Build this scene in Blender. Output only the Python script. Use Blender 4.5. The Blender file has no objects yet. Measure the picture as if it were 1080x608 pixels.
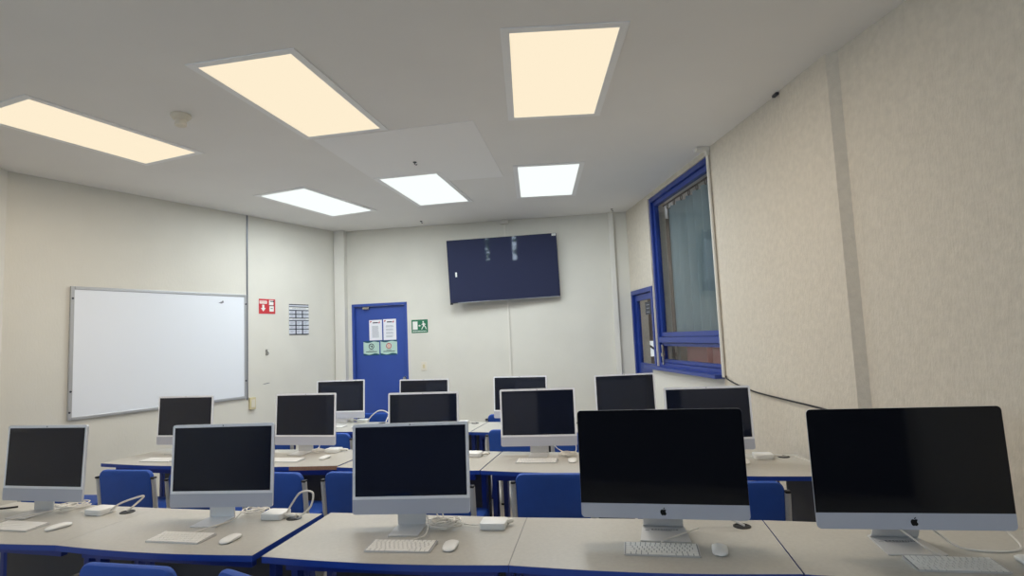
import bpy, bmesh, math, random
from mathutils import Matrix, Vector
random.seed(7)
sc = bpy.context.scene
COL = sc.collection
PI = math.pi

# ------------------------------------------------------------------ materials
def lin(c):
    return tuple(((v/255)/12.92 if v/255 <= .04045 else (((v/255)+.055)/1.055)**2.4) for v in c)
def mat(name, rgb, rough=.5, metal=0, spec=.5, bump=0, bscale=60, var=0, vscale=8, coat=0, emit=None, estr=0, streak=1):
    m = bpy.data.materials.new(name); m.use_nodes = True
    nt = m.node_tree; b = nt.nodes['Principled BSDF']
    c = lin(rgb) + (1,)
    b.inputs['Base Color'].default_value = c
    b.inputs['Roughness'].default_value = rough
    b.inputs['Metallic'].default_value = metal
    b.inputs['Specular IOR Level'].default_value = spec
    b.inputs['Coat Weight'].default_value = coat
    if emit:
        b.inputs['Emission Color'].default_value = lin(emit) + (1,)
        b.inputs['Emission Strength'].default_value = estr
    if bump or var:
        tc = nt.nodes.new('ShaderNodeTexCoord')
    if var:
        n = nt.nodes.new('ShaderNodeTexNoise'); n.inputs['Scale'].default_value = vscale; n.inputs['Detail'].default_value = 5
        r = nt.nodes.new('ShaderNodeMapRange'); r.inputs['From Min'].default_value = .3; r.inputs['From Max'].default_value = .7
        r.inputs['To Min'].default_value = 1-var; r.inputs['To Max'].default_value = 1+var
        mx = nt.nodes.new('ShaderNodeVectorMath'); mx.operation = 'SCALE'; mx.inputs[0].default_value = c[:3]
        nt.links.new(tc.outputs['Object'], n.inputs['Vector']); nt.links.new(n.outputs['Fac'], r.inputs['Value'])
        nt.links.new(r.outputs['Result'], mx.inputs['Scale']); nt.links.new(mx.outputs['Vector'], b.inputs['Base Color'])
    if bump:
        n = nt.nodes.new('ShaderNodeTexNoise'); n.inputs['Scale'].default_value = bscale; n.inputs['Detail'].default_value = 4
        n.inputs['Roughness'].default_value = .65
        bp = nt.nodes.new('ShaderNodeBump'); bp.inputs['Strength'].default_value = bump; bp.inputs['Distance'].default_value = .01
        mp = nt.nodes.new('ShaderNodeMapping'); mp.inputs['Scale'].default_value = (1, 1, streak)
        nt.links.new(tc.outputs['Object'], mp.inputs['Vector']); nt.links.new(mp.outputs['Vector'], n.inputs['Vector']); nt.links.new(n.outputs['Fac'], bp.inputs['Height'])
        nt.links.new(bp.outputs['Normal'], b.inputs['Normal'])
    return m

WALL = (218, 215, 204)
M = dict(
    wall=mat('wall paint', WALL, .85, spec=.25, bump=.12, bscale=70, var=.025, vscale=3, streak=.35),
    stucco=mat('rough stucco paint', (214, 206, 191), .9, spec=.2, bump=.5, bscale=75, var=.05, vscale=26, streak=.3),
    smooth_wall=mat('smooth paint', (222, 219, 210), .8, spec=.3, var=.02, vscale=2),
    ceiling=mat('ceiling paint', (232, 230, 227), .85, spec=.25, var=.02, vscale=1.5, bump=.04, bscale=90),
    patch=mat('patch board paint', (240, 239, 238), .8, spec=.3),
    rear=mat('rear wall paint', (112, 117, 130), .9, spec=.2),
    floor=mat('floor tile', (204, 198, 186), .45, spec=.4, var=.06, vscale=3),
    blue_paint=mat('blue enamel paint', (48, 77, 158), .38, spec=.5, var=.04, vscale=3),
    window_blue=mat('window blue enamel', (33, 58, 136), .3, spec=.5),
    desk_top=mat('grey laminate', (190, 187, 178), .32, spec=.5, var=.045, vscale=60),
    desk_band=mat('blue edge band', (36, 71, 160), .35, spec=.5),
    chipboard=mat('raw chipboard', (172, 132, 98), .9, spec=.2, var=.12, vscale=120),
    desk_leg=mat('blue steel leg', (34, 58, 138), .4),
    dark_panel=mat('dark grey panel', (58, 60, 68), .5, var=.05, vscale=10),
    rail=mat('dull steel rail', (120, 124, 132), .35, metal=.7),
    chair_blue=mat('blue upholstery', (40, 84, 174), .6, spec=.4, bump=.12, bscale=400, var=.05, vscale=14),
    chair_steel=mat('grey chair steel', (196, 197, 198), .42, metal=.2),
    black_plastic=mat('black plastic', (22, 22, 24), .45),
    alu=mat('silver aluminium', (206, 209, 216), .38, metal=.25),
    alu_chin=mat('silver chin', (194, 197, 208), .34, metal=.05),
    alu_stand=mat('silver stand', (214, 214, 213), .3, metal=.35),
    bezel=mat('pale grey bezel', (246, 247, 250), .3, spec=.5),
    screen=mat('black glass screen', (20, 25, 42), .07, spec=.6),
    screen_dark=mat('black edge to edge glass', (9, 11, 19), .06, spec=.5),
    logo=mat('black logo gloss', (8, 8, 10), .15),
    white_plastic=mat('white plastic', (234, 234, 230), .35, spec=.5),
    cable_white=mat('white cable', (226, 222, 214), .5),
    key_well=mat('keyboard deck', (150, 151, 153), .5, metal=.3),
    kb_body=mat('keyboard aluminium', (206, 206, 205), .35, metal=.4),
    key=mat('white keys', (240, 239, 234), .45),
    grey_base=mat('mouse base grey', (150, 152, 156), .4),
    tv=mat('television glass', (50, 54, 78), .03, spec=1.0),
    tv_frame=mat('television frame', (20, 21, 25), .4),
    tv_trim=mat('television silver lip', (170, 172, 178), .3, metal=.7),
    board=mat('whiteboard enamel', (234, 238, 243), .22, spec=.5),
    board_frame=mat('anodised frame', (186, 187, 188), .35, metal=.5),
    smudge=mat('marker smudge', (120, 122, 126), .8),
    red=mat('red sign', (196, 52, 58), .5), green=mat('green sign', (30, 112, 78), .5),
    paper=mat('white paper', (236, 236, 240), .8), ink=mat('dark ink', (40, 42, 58), .8),
    grey_ink=mat('grey ink', (168, 172, 180), .8), sign_white=mat('sign white', (232, 232, 226), .6),
    mint=mat('mint paper', (186, 214, 202), .8), teal=mat('dark teal ink', (30, 84, 104), .8),
    pink_ink=mat('red ink', (190, 70, 84), .8), skin_ink=mat('peach ink', (226, 178, 160), .8),
    table_ink=mat('pale table cell', (208, 212, 220), .8),
    ivory=mat('ivory plastic', (212, 200, 160), .5), cream=mat('cream plastic', (222, 215, 198), .5),
    steel=mat('brushed steel', (190, 188, 180), .25, metal=.9),
    cable_black=mat('black cable', (20, 20, 22), .5), cable_ochre=mat('ochre cable', (150, 120, 50), .5),
    conduit=mat('white conduit', (226, 222, 212), .45),
    curtain=mat('grey blue curtain', (172, 184, 187), .9, spec=.1, bump=.15, bscale=300),
    curtain_brown=mat('taupe curtain', (128, 116, 104), .9, spec=.1),
    brick=mat('reddish wall', (226, 156, 148), .9), corridor=mat('corridor paint', (120, 104, 92), .9),
    frame_light=mat('luminaire frame', (240, 240, 240), .45),
    leaf=mat('leaf green', (122, 150, 84), .8), bark=mat('bark', (80, 66, 50), .9),
    outdoor=mat('glowing outdoor view', (240, 240, 240), .7, emit=(255, 255, 255), estr=.75),  # self-lit: outdoor brightness put into the material
)
def emit_mat(name, rgb, s):
    m = bpy.data.materials.new(name); m.use_nodes = True; nt = m.node_tree
    nt.nodes.remove(nt.nodes['Principled BSDF'])
    e = nt.nodes.new('ShaderNodeEmission'); e.inputs['Color'].default_value = lin(rgb)+(1,); e.inputs['Strength'].default_value = s
    nt.links.new(e.outputs[0], nt.nodes['Material Output'].inputs[0]); return m
M['warm'] = emit_mat('warm diffuser', (254, 238, 208), .92)
M['cool'] = emit_mat('cool diffuser', (247, 255, 252), .96)
def glass_mat():
    m = bpy.data.materials.new('window glass'); m.use_nodes = True; nt = m.node_tree
    nt.nodes.remove(nt.nodes['Principled BSDF'])
    t = nt.nodes.new('ShaderNodeBsdfTransparent'); t.inputs[0].default_value = (.86, .89, .9, 1)
    g = nt.nodes.new('ShaderNodeBsdfGlossy'); g.inputs['Roughness'].default_value = .03
    f = nt.nodes.new('ShaderNodeFresnel'); f.inputs[0].default_value = 1.5
    x = nt.nodes.new('ShaderNodeMixShader')
    ge = nt.nodes.new('ShaderNodeNewGeometry'); iv = nt.nodes.new('ShaderNodeMath'); iv.operation = 'SUBTRACT'; iv.inputs[0].default_value = 1
    mu = nt.nodes.new('ShaderNodeMath'); mu.operation = 'MULTIPLY'
    nt.links.new(ge.outputs['Backfacing'], iv.inputs[1]); nt.links.new(f.outputs[0], mu.inputs[0]); nt.links.new(iv.outputs[0], mu.inputs[1])
    nt.links.new(mu.outputs[0], x.inputs[0]); nt.links.new(t.outputs[0], x.inputs[1]); nt.links.new(g.outputs[0], x.inputs[2])
    nt.links.new(x.outputs[0], nt.nodes['Material Output'].inputs[0]); return m
M['glass'] = glass_mat()
for k_ in ('curtain', 'curtain_brown'):
    nt_c = M[k_].node_tree; b_c = nt_c.nodes['Principled BSDF']; tl = nt_c.nodes.new('ShaderNodeBsdfTranslucent'); tl.inputs[0].default_value = b_c.inputs['Base Color'].default_value
    mx_c = nt_c.nodes.new('ShaderNodeMixShader'); mx_c.inputs[0].default_value = .45
    nt_c.links.new(b_c.outputs[0], mx_c.inputs[1]); nt_c.links.new(tl.outputs[0], mx_c.inputs[2]); nt_c.links.new(mx_c.outputs[0], nt_c.nodes['Material Output'].inputs[0])

# ------------------------------------------------------------------ mesh helpers
def rr(w, h, r, n=5, cx=0, cy=0):
    """rounded rectangle outline; r may be one radius or four (bl, br, tr, tl)"""
    if not isinstance(r, (tuple, list)): r = (r,)*4
    pts = []
    for (sx, sy, a0), q in zip(((-1, -1, PI), (1, -1, 1.5*PI), (1, 1, 0), (-1, 1, .5*PI)), r):
        if q < 1e-5: pts.append((cx+sx*w/2, cy+sy*h/2)); continue
        for i in range(n+1):
            a = a0 + .5*PI*i/n
            pts.append((cx+sx*(w/2-q)+q*math.cos(a), cy+sy*(h/2-q)+q*math.sin(a)))
    return pts
def spline(pts, n=8):
    P = [Vector(p) for p in pts]; P = [P[0]*2-P[1]] + P + [P[-1]*2-P[-2]]; out = []
    for i in range(1, len(P)-2):
        a, b, c, d = P[i-1:i+3]
        for k in range(n):
            t = k/n
            out.append(.5*((2*b)+(c-a)*t+(2*a-5*b+4*c-d)*t*t+(3*b-a-3*c+d)*t**3))
    out.append(P[-2]); return out
class MB:
    def __init__(s, T=None): s.bm = bmesh.new(); s.T = T or Matrix.Identity(4)
    def _v(s, p): return s.bm.verts.new(s.T @ Vector(p))
    def prism(s, poly, a, b, axis='z'):
        """poly in 2D extruded between a and b along axis: z -> (x,y); y -> (x,z); x -> (y,z)"""
        f = {'z': lambda u, v, w: (u, v, w), 'y': lambda u, v, w: (u, w, v), 'x': lambda u, v, w: (w, u, v)}[axis]
        A = [s._v(f(u, v, a)) for u, v in poly]; B = [s._v(f(u, v, b)) for u, v in poly]
        n = len(poly)
        s.bm.faces.new(A); s.bm.faces.new(B[::-1])
        for i in range(n): s.bm.faces.new((A[i], B[i], B[(i+1) % n], A[(i+1) % n]))
        return s
    def box(s, x0, x1, y0, y1, z0, z1):
        return s.prism([(x0, y0), (x1, y0), (x1, y1), (x0, y1)], z0, z1)
    def loft(s, rings, closed=True, caps=True):
        R = [[s._v(p) for p in r] for r in rings]; n = len(R[0])
        for i in range(len(R)-1):
            for j in range(n if closed else n-1):
                s.bm.faces.new((R[i][j], R[i][(j+1) % n], R[i+1][(j+1) % n], R[i+1][j]))
        if caps and closed: s.bm.faces.new(R[0][::-1]); s.bm.faces.new(R[-1])
        return s
    def tube(s, pts, r, n=8, flat=None):
        P = [Vector(p) for p in pts]; rings = []; up = Vector((0, 0, 1)); prev = None
        for i, p in enumerate(P):
            d = (P[min(i+1, len(P)-1)]-P[max(i-1, 0)]); d.normalize()
            if prev is None:
                ref = up if abs(d.z) < .9 else Vector((0, 1, 0)); a = d.cross(ref).normalized()
            else:
                a = (prev-d*prev.dot(d)); a = a.normalized() if a.length > 1e-6 else d.orthogonal().normalized()
            prev = a; b = d.cross(a)
            ra, rb = (r, r) if flat is None else flat
            rings.append([p+a*ra*math.cos(2*PI*k/n)+b*rb*math.sin(2*PI*k/n) for k in range(n)])
        return s.loft(rings)
    def cyl(s, c, r, h, n=20, axis='z', r2=None):
        c = Vector(c); r2 = r if r2 is None else r2
        f = {'z': lambda x, y, z: (x, y, z), 'y': lambda x, y, z: (x, z, y), 'x': lambda x, y, z: (z, x, y)}[axis]
        return s.loft([[c+Vector(f(q*math.cos(2*PI*k/n), q*math.sin(2*PI*k/n), z)) for k in range(n)] for q, z in ((r, 0), (r2, h))])
    def lathe(s, prof, n=24):
        return s.loft([[(r*math.cos(2*PI*k/n), r*math.sin(2*PI*k/n), z) for k in range(n)] for r, z in prof])
    def build(s, name, m, parent=None, bevel=0, seg=2, smooth=False):
        bmesh.ops.recalc_face_normals(s.bm, faces=s.bm.faces[:])
        if bevel:
            es = [e for e in s.bm.edges if len(e.link_faces) == 2 and e.calc_face_angle(0) > .6]
            bmesh.ops.bevel(s.bm, geom=es, offset=bevel, segments=seg, affect='EDGES', profile=.5, clamp_overlap=True)
        me = bpy.data.meshes.new(name); s.bm.to_mesh(me); s.bm.free()
        if smooth:
            for p in me.polygons: p.use_smooth = True
            if smooth != 'all':
                try: me.set_sharp_from_angle(angle=math.radians(40))
                except Exception: pass
        me.materials.append(M[m] if isinstance(m, str) else m)
        o = bpy.data.objects.new(name, me); COL.objects.link(o)
        if parent: o.parent = parent
        return o
def tag(o, label, cat, group=None):
    o['label'] = label; o['category'] = cat
    if group: o['group'] = group
    return o
def thing(name, label, cat, mtx=None, group=None):
    o = bpy.data.objects.new(name, None); COL.objects.link(o); o.empty_display_size = .1
    if mtx is not None: o.matrix_world = mtx
    return tag(o, label, cat, group)
def struct(o, label=None, cat=None):
    o['kind'] = 'structure'
    if label: o['label'] = label
    if cat: o['category'] = cat
    return o
def at(x, y, z=0, yaw=0): return Matrix.Translation((x, y, z)) @ Matrix.Rotation(math.radians(yaw), 4, 'Z')
def dup(root, mtx, label, group=None):
    r = root.copy(); COL.objects.link(r); r.matrix_world = mtx; r['label'] = label
    if group: r['group'] = group
    for ch in list(root.children):
        c = ch.copy(); COL.objects.link(c); c.parent = r
        for g in list(ch.children):
            d = g.copy(); COL.objects.link(d); d.parent = c
    return r
def wall_frame(p0, p1):
    x = Vector((p1[0]-p0[0], p1[1]-p0[1], 0)).normalized(); z = Vector((0, 0, 1)); y = z.cross(x)
    m = Matrix((x, y, z)).transposed().to_4x4(); m.translation = Vector((p0[0], p0[1], 0)); return m
def on(F, s, z=0, d=0): return F @ Matrix.Translation((s, -d, z))

# ------------------------------------------------------------------ the setting
ZC = 3.125
L0, B0, R0, R1 = (-4.157, 4.575), (-2.376, 7.742), (1.514, 7.226), (1.852, 3.64)
FL, FB, FR = wall_frame(L0, B0), wall_frame(B0, R0), wall_frame(R0, R1)
LL = math.dist(L0, B0); LB = math.dist(B0, R0); LR = math.dist(R0, R1)

REAR = -3.0
struct(MB().box(-6.2, 4.2, REAR-.3, 8.6, -.12, 0).build('floor', 'floor'), 'beige tiled classroom floor', 'floor')
struct(MB().box(-6.2, 4.2, REAR-.3, 8.6, ZC, ZC+.12).build('ceiling', 'ceiling'), 'grey painted flat ceiling', 'ceiling')
def walls(F, pieces, name, m):
    b = MB(F)
    for x0, x1, y0, y1, z0, z1 in pieces: b.box(x0, x1, y0, y1, z0, z1)
    return struct(b.build(name, m))
walls(FL, [(-.3, LL+.15, 0, .15, 0, ZC)], 'wall_left', 'wall')
DX0, DX1, DZ = .18, .96, 2.11
walls(FB, [(-.1, DX0, 0, .15, 0, ZC), (DX0, DX1, 0, .15, DZ, ZC), (DX1, LB+.12, 0, .15, 0, ZC)], 'wall_back', 'wall')
# right wall: door opening s .03-.80, window opening s .84-2.44
SD0, SD1, SW0, SW1, WZ0, WZ1 = .03, .82, .84, 2.445, 1.17, 3.075
walls(FR, [(0, SD0, 0, .2, 0, ZC), (SD0, SW0, 0, .2, 2.085, ZC), (SD1, SW0, 0, .2, 0, 2.085), (SW0, SW1, 0, .2, 0, WZ0),
           (SW0, SW1, 0, .2, WZ1, ZC), (SW1, LR+.05, 0, .2, 0, ZC)], 'wall_right', 'stucco')
# low furred wall under the window sill
struct(MB(FR).prism([(.80, -.05), (SW1, 0.0), (SW1, .01), (.80, .01)], 0, WZ0-.02).build('wall_right_sill', 'smooth_wall'))
# right hand pilaster and the wall nearer the camera
struct(MB().prism([(1.835, 3.645), (1.871, 3.163), (1.926, 3.122), (2.2, 3.10), (2.1, 3.66)], 0, ZC).build('column_right', 'stucco'))
struct(MB().prism([(1.922, 3.13), (2.75, REAR-.1), (2.95, REAR-.1), (2.12, 3.13)], 0, ZC).build('wall_near_right', 'stucco'))
# left pilaster and the wall nearer the camera
struct(MB().prism([(-4.15, 4.60), (-4.10, 4.44), (-4.28, 4.28), (-4.6, 4.5), (-4.4, 4.7)], 0, ZC).build('column_left', 'smooth_wall'))
# boxed pipes in the two back corners
struct(MB(FB).box(-.02, .125, -.10, .01, 0, ZC).build('trim_1', 'smooth_wall', bevel=.004), 'narrow boxed pipe in the left back corner', 'trim')
struct(MB(FB).box(3.69, 3.755, -.05, .01, 0, ZC).build('trim_2', 'smooth_wall', bevel=.004), 'narrow boxed pipe in the right back corner', 'trim')
# rear wall with two tall slit windows (seen mirrored in the television), plus two high windows added for fill light
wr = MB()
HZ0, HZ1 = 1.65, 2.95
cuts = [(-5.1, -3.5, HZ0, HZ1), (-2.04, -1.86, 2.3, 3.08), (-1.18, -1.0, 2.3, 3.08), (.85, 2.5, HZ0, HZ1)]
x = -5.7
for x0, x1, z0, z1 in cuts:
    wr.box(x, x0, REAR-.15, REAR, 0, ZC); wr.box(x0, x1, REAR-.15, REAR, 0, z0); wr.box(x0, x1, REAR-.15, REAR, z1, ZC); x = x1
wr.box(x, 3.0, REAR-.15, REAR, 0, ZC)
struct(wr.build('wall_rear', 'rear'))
FN = wall_frame((-5.4, REAR-.1), (-4.27, 4.4)); NS0, NS1 = .5, 4.2
LN = math.dist((-5.4, REAR-.1), (-4.27, 4.4))
wn_ = MB(FN)
for x0, x1, z0, z1 in ((0, NS0, 0, ZC), (NS1, LN, 0, ZC), (NS0, NS1, 0, HZ0), (NS0, NS1, HZ1, ZC)): wn_.box(x0, x1, 0, .15, z0, z1)
struct(wn_.build('wall_near_left', 'wall'))
FRR = wall_frame((3.0, REAR), (-5.7, REAR))
def far_window(n, F, x0, x1, z0, z1, label, bars=0):
    """window in a wall frame whose +y points out of the room"""
    f = MB(F); y0, y1, w = .06, .12, .02 if x1-x0 < .5 else .05
    f.box(x0, x0+w, y0, y1, z0, z1); f.box(x1-w, x1, y0, y1, z0, z1); f.box(x0+w, x1-w, y0, y1, z0, z0+w); f.box(x0+w, x1-w, y0, y1, z1-w, z1)
    for i in range(bars): xb = x0+(x1-x0)*(i+1)/(bars+1); f.box(xb-.025, xb+.025, y0, y1, z0+w, z1-w)
    o = struct(f.build('window_%d' % n, 'window_blue'), label, 'window')
    MB(F).box(x0+w, x1-w, .09, .096, z0+w, z1-w).build('pane', 'glass', o)
    a = bpy.data.lights.new('window_portal', 'AREA'); a.shape = 'RECTANGLE'; a.size = x1-x0; a.size_y = z1-z0; a.cycles.is_portal = True
    p_ = bpy.data.objects.new('window_portal', a); COL.objects.link(p_)
    p_.matrix_world = F @ Matrix.Translation(((x0+x1)/2, .17, (z0+z1)/2)) @ Matrix.Rotation(-PI/2, 4, 'X')
rx = lambda v: 3.0-v
for n, (x0, x1, z0, z1), lb, bars in ((3, cuts[1], 'tall slit window in the rear wall, mirrored at the left in the television', 0), (4, cuts[2], 'tall slit window in the rear wall, mirrored at the right in the television', 0),
                                (5, cuts[0], 'added high fill light window, unseen, at the left of the rear wall behind the camera', 1), (6, cuts[3], 'added high fill light window, unseen, at the right of the rear wall behind the camera', 1)):
    far_window(n, FRR, rx(x1), rx(x0), z0, z1, lb, bars)
far_window(7, FN, NS0, NS1, HZ0, HZ1, 'added high fill light window row, unseen, in the left wall beside the camera', 3)  # unseen opening added to bring daylight fill from the left

# the blue door in the back wall
dr = MB(FB); 
dr.box(DX0, DX0+.035, -.004, .10, 0, DZ); dr.box(DX1-.035, DX1, -.004, .10, 0, DZ); dr.box(DX0, DX1, -.004, .10, DZ-.035, DZ)
door1 = struct(dr.build('door_1', 'blue_paint', bevel=.003), 'blue metal door with four notices in the back wall', 'door')
lf = MB(FB).box(DX0+.037, DX1-.037, .045, .085, .01, DZ-.037).build('door_leaf', 'blue_paint', door1, bevel=.003)
k = MB(FB); k.cyl((.906, .045, 1.09), .028, -.012, axis='y'); k.cyl((.906, .034, 1.09), .012, -.03, axis='y'); k.cyl((.906, .008, 1.09), .027, -.035, axis='y', r2=.02)
k.build('door_knob', 'steel', lf, smooth=True)
cl = MB(FB); cl.box(.33, .42, .005, .045, DZ-.075, DZ-.045); cl.build('door_closer', 'steel', door1, bevel=.004)
hg = MB(FB)
for z in (.3, 1.05, 1.85): hg.cyl((DX0+.036, .04, z), .008, .09, 10)
hg.build('hinge', 'blue_paint', door1)

# half glazed blue door in the right wall
dr = MB(FR)
dr.box(SD0, SD0+.05, -.012, .09, 0, 2.085); dr.box(SD1-.05, SD1, -.012, .09, 0, 2.085); dr.box(SD0+.05, SD1-.05, -.012, .09, 2.03, 2.085)
door2 = struct(dr.build('door_2', 'window_blue', bevel=.003), 'half glazed blue door in the right wall beside the window', 'door')
lf = MB(FR)
lf.box(.085, .15, .02, .06, .01, 2.025); lf.box(.70, .765, .02, .06, .01, 2.025); lf.box(.15, .70, .02, .06, 1.95, 2.025); lf.box(.15, .70, .02, .06, 1.03, 1.19); lf.box(.15, .70, .03, .05, .01, 1.03)
lf = lf.build('door_leaf', 'window_blue', door2, bevel=.003)
MB(FR).box(.148, .702, .038, .043, 1.185, 1.955).build('glazing', 'glass', lf)
st = MB(FR).box(.44, .63, .030, .0375, 1.77, 1.92).build('door_sticker', 'dark_panel', lf)
st['label'] = 'small dark notice on the glass'
sl = MB(FR)
for z in (1.885, 1.845, 1.80): sl.box(.48, .59, .0285, .0305, z-.005, z+.002)
sl.build('notice_print', 'grey_ink', st)
dh = MB(FR); dh.box(.715, .745, -.002, .022, .98, 1.10); dh.cyl((.73, 0, 1.05), .009, -.04, 10, axis='y'); dh.box(.62, .74, -.045, -.032, 1.042, 1.058); dh.build('door_handle', 'steel', lf, bevel=.002)

# the big window
wn = MB(FR); rc = .045
def fr(b, s0, s1, z0, z1, w, y0, y1):
    b.box(s0, s0+w, y0, y1, z0, z1); b.box(s1-w, s1, y0, y1, z0, z1); b.box(s0+w, s1-w, y0, y1, z0, z0+w); b.box(s0+w, s1-w, y0, y1, z1-w, z1)
fr(wn, SW0, SW1, WZ0, WZ1, .05, rc-.03, rc+.06)
wn.box(SW0+.05, SW1-.05, rc-.03, rc+.06, 1.44, 1.50)
win1 = struct(wn.build('window_1', 'window_blue', bevel=.004), 'tall blue framed window with a grey curtain behind', 'window')
sh = MB(FR); fr(sh, SW0+.052, SW1-.052, 1.502, WZ1-.052, .05, rc-.005, rc+.045); sh = sh.build('window_frame', 'window_blue', win1, bevel=.004)
MB(FR).box(SW0+.10, SW1-.10, rc+.02, rc+.026, 1.55, WZ1-.10).build('pane', 'glass', sh)
sh = MB(FR); fr(sh, SW0+.052, SW1-.052, WZ0+.052, 1.438, .035, rc-.005, rc+.045); sh = sh.build('window_frame', 'window_blue', win1, bevel=.004)
MB(FR).box(SW0+.085, SW1-.085, rc+.02, rc+.026, WZ0+.085, 1.405).build('pane', 'glass', sh)
lt = MB(FR); lt.box(SW0+.16, SW0+.185, rc-.05, rc-.028, 1.20, 1.42); lt.box(SW0+.155, SW0+.20, rc-.06, rc-.028, 1.29, 1.33); lt.build('window_latch', 'steel', win1, bevel=.003)
sb = MB(FR); sb.box(.60, SW1+.005, -.085, rc-.02, WZ0-.022, WZ0+.012); sb.build('window_sill', 'window_blue', win1, bevel=.003)

# corridor beyond the right wall
co = MB(FR)
co.box(-.6, 3.4, 1.5, 1.6, -.1, 3.3); co.box(-.6, -.5, .2, 1.5, -.1, 3.3); co.box(3.3, 3.4, .2, 1.5, -.1, 3.3)
struct(co.build('wall_corridor', 'corridor'), 'brown corridor wall seen through the right hand glazing', 'wall')
struct(MB(FR).box(-.6, 3.4, .2, 1.5, -.1, 0).build('floor_corridor', 'floor')); struct(MB(FR).box(-.6, 3.4, .2, 1.5, 3.13, 3.3).build('ceiling_corridor', 'ceiling'))
rb = MB(FR); rb.box(.90, 1.42, .32, .40, 0.0, 1.43); rb.box(1.55, 2.46, .32, .40, 0.0, 1.43)
struct(rb.build('wall_corridor_low', 'brick'), 'reddish low wall in the corridor behind the lower pane', 'wall')
ob = MB(FR); ob.box(-.498, -.48, .31, .50, 1.23, 1.44)
ob = tag(ob.build('outdoor_glow_panel', 'outdoor'), 'glowing white panel standing in for bright outdoors, seen through the half glazed door', 'panel')  # glows by its material to stand in for the bright outdoors
st = MB(FR); st.prism([(.31, 1.40), (.33, 1.42), (.50, 1.29), (.49, 1.27)], -.4795, -.47, 'x'); st.build('bar', 'black_plastic', ob)

cl_ = bpy.data.lights.new('corridor_fill', 'AREA'); cl_.shape = 'RECTANGLE'; cl_.size = 2.4; cl_.size_y = .3; cl_.energy = 22; cl_.color = (1, .95, .9)  # unseen area light added to brighten the curtain and low wall
clo = bpy.data.objects.new('corridor_fill', cl_); COL.objects.link(clo); clo.matrix_world = on(FR, 1.4, 3.10, -.95)
def curtain(name, s0, s1, z0, z1, y, amp, folds, m, label):
    b = MB(FR); n = folds*8; front, back = [], []
    for i in range(n+1):
        t = i/n; s = s0+(s1-s0)*t
        w = amp*(math.sin(2*PI*folds*t)+.35*math.sin(2*PI*folds*.37*t+1))
        front.append((s, y+w)); back.append((s, y+w+.004))
    b.prism(front+back[::-1], z0, z1)
    r = tag(b.build(name, m, smooth=True), label, 'curtain'); return r
c1 = curtain('curtain', .98, 2.42, 1.47, 2.93, .18, .036, 7, 'curtain', 'grey blue curtain hanging behind the tall blue window')
rd = MB(FR); rd.tube([(.88, .17, 2.985), (2.44, .17, 2.985)], .009); rd.build('curtain_rail', 'curtain_brown', c1)
for i in range(8):
    h = MB(FR); s = 1.0+i*.2; h.tube([(s+.022*math.cos(a), .17, 2.957+.03*math.sin(a)) for a in [2*PI*q/10 for q in range(11)]], .005, 6)
    h.build('curtain_ring', 'curtain_brown', c1)
curtain('curtain', -.42, .0, .6, 2.2, .17, .018, 4, 'curtain_brown', 'taupe curtain behind the glass of the half glazed door')
curtain('curtain', .86, .975, 1.2, 2.95, .22, .012, 2, 'curtain_brown', 'narrow taupe curtain edge at the far side of the tall window')

# greenery outside the rear slits
for i, (xc, lb) in enumerate(((-2.3, 'leafy tree mirrored in the left slit of the television'), (-.75, 'leafy tree mirrored in the right slit of the television'))):
    t = thing('tree', lb, 'tree', at(xc, REAR-1.6, 0))
    MB().tube([(0, 0, 0), (.04, 0, 1.2), (0, .03, 2.6)], .07).build('trunk', 'bark', t, smooth=True)
    f = MB()
    for k in range(520):
        c = Vector((max(-.6, min(.6, random.gauss(0, .3))), random.gauss(0, .3), 2.9+random.gauss(0, .42))); a = Matrix.Rotation(random.random()*6.28, 3, 'Z') @ Matrix.Rotation(random.random()*2, 3, 'X')
        q = [c+a @ Vector(p) for p in ((-.11, 0, 0), (0, -.05, .01), (.11, 0, 0), (0, .05, .01))]
        f.bm.faces.new([f.bm.verts.new(p) for p in q])
    f.build('foliage', 'leaf', t)

# ------------------------------------------------------------------ ceiling lights
def lum(x, y, yaw, m, label, watts, rgb, group):
    t = thing('ceiling_light', label, 'ceiling light', at(x, y, ZC, yaw), group)
    w, l, e = .565, 1.125, .045
    f = MB()
    for x0, x1, y0, y1 in ((-w/2-e, -w/2, -l/2-e, l/2+e), (w/2, w/2+e, -l/2-e, l/2+e), (-w/2, w/2, -l/2-e, -l/2), (-w/2, w/2, l/2, l/2+e)):
        f.box(x0, x1, y0, y1, -.007, 0)
    f.build('frame', 'frame_light', t, bevel=.002)
    MB().box(-w/2, w/2, -l/2, l/2, -.005, 0).build('diffuser', m, t)
    a = bpy.data.lights.new('panel_lamp', 'AREA'); a.shape = 'RECTANGLE'; a.size = w; a.size_y = l; a.energy = watts; a.color = lin(rgb)
    ao = bpy.data.objects.new('panel_lamp', a); COL.objects.link(ao); ao.parent = t; ao.location = (0, 0, -.016)
WARM, COOL = (255, 240, 222), (240, 249, 255)
WW, CW = 15.5, 24
for x, y, yw, lb in ((-2.909, 3.911, -21.7, 'warm lit ceiling panel cut off by the left edge of the photo'), (-1.292, 3.495, -10.95, 'warm lit ceiling panel just right of the smoke detector'),
                     (.338, 3.336, -1.33, 'warm lit ceiling panel nearest the right wall, biggest of the panels in the photo')):
    lum(x, y, yw, 'warm', lb, WW, WARM, 'recessed ceiling light panels')
for x, y, yw, lb in ((-2.066, 6.102, -21.3, 'cool white ceiling panel farthest left, nearest the corner by the door'), (-.832, 5.773, -10.8, 'cool white ceiling panel touching the pale ceiling patch'),
                     (.404, 5.63, -2.2, 'cool white ceiling panel in front of the television, right of the pale patch')):
    lum(x, y, yw, 'cool', lb, CW, COOL, 'recessed ceiling light panels')

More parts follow.
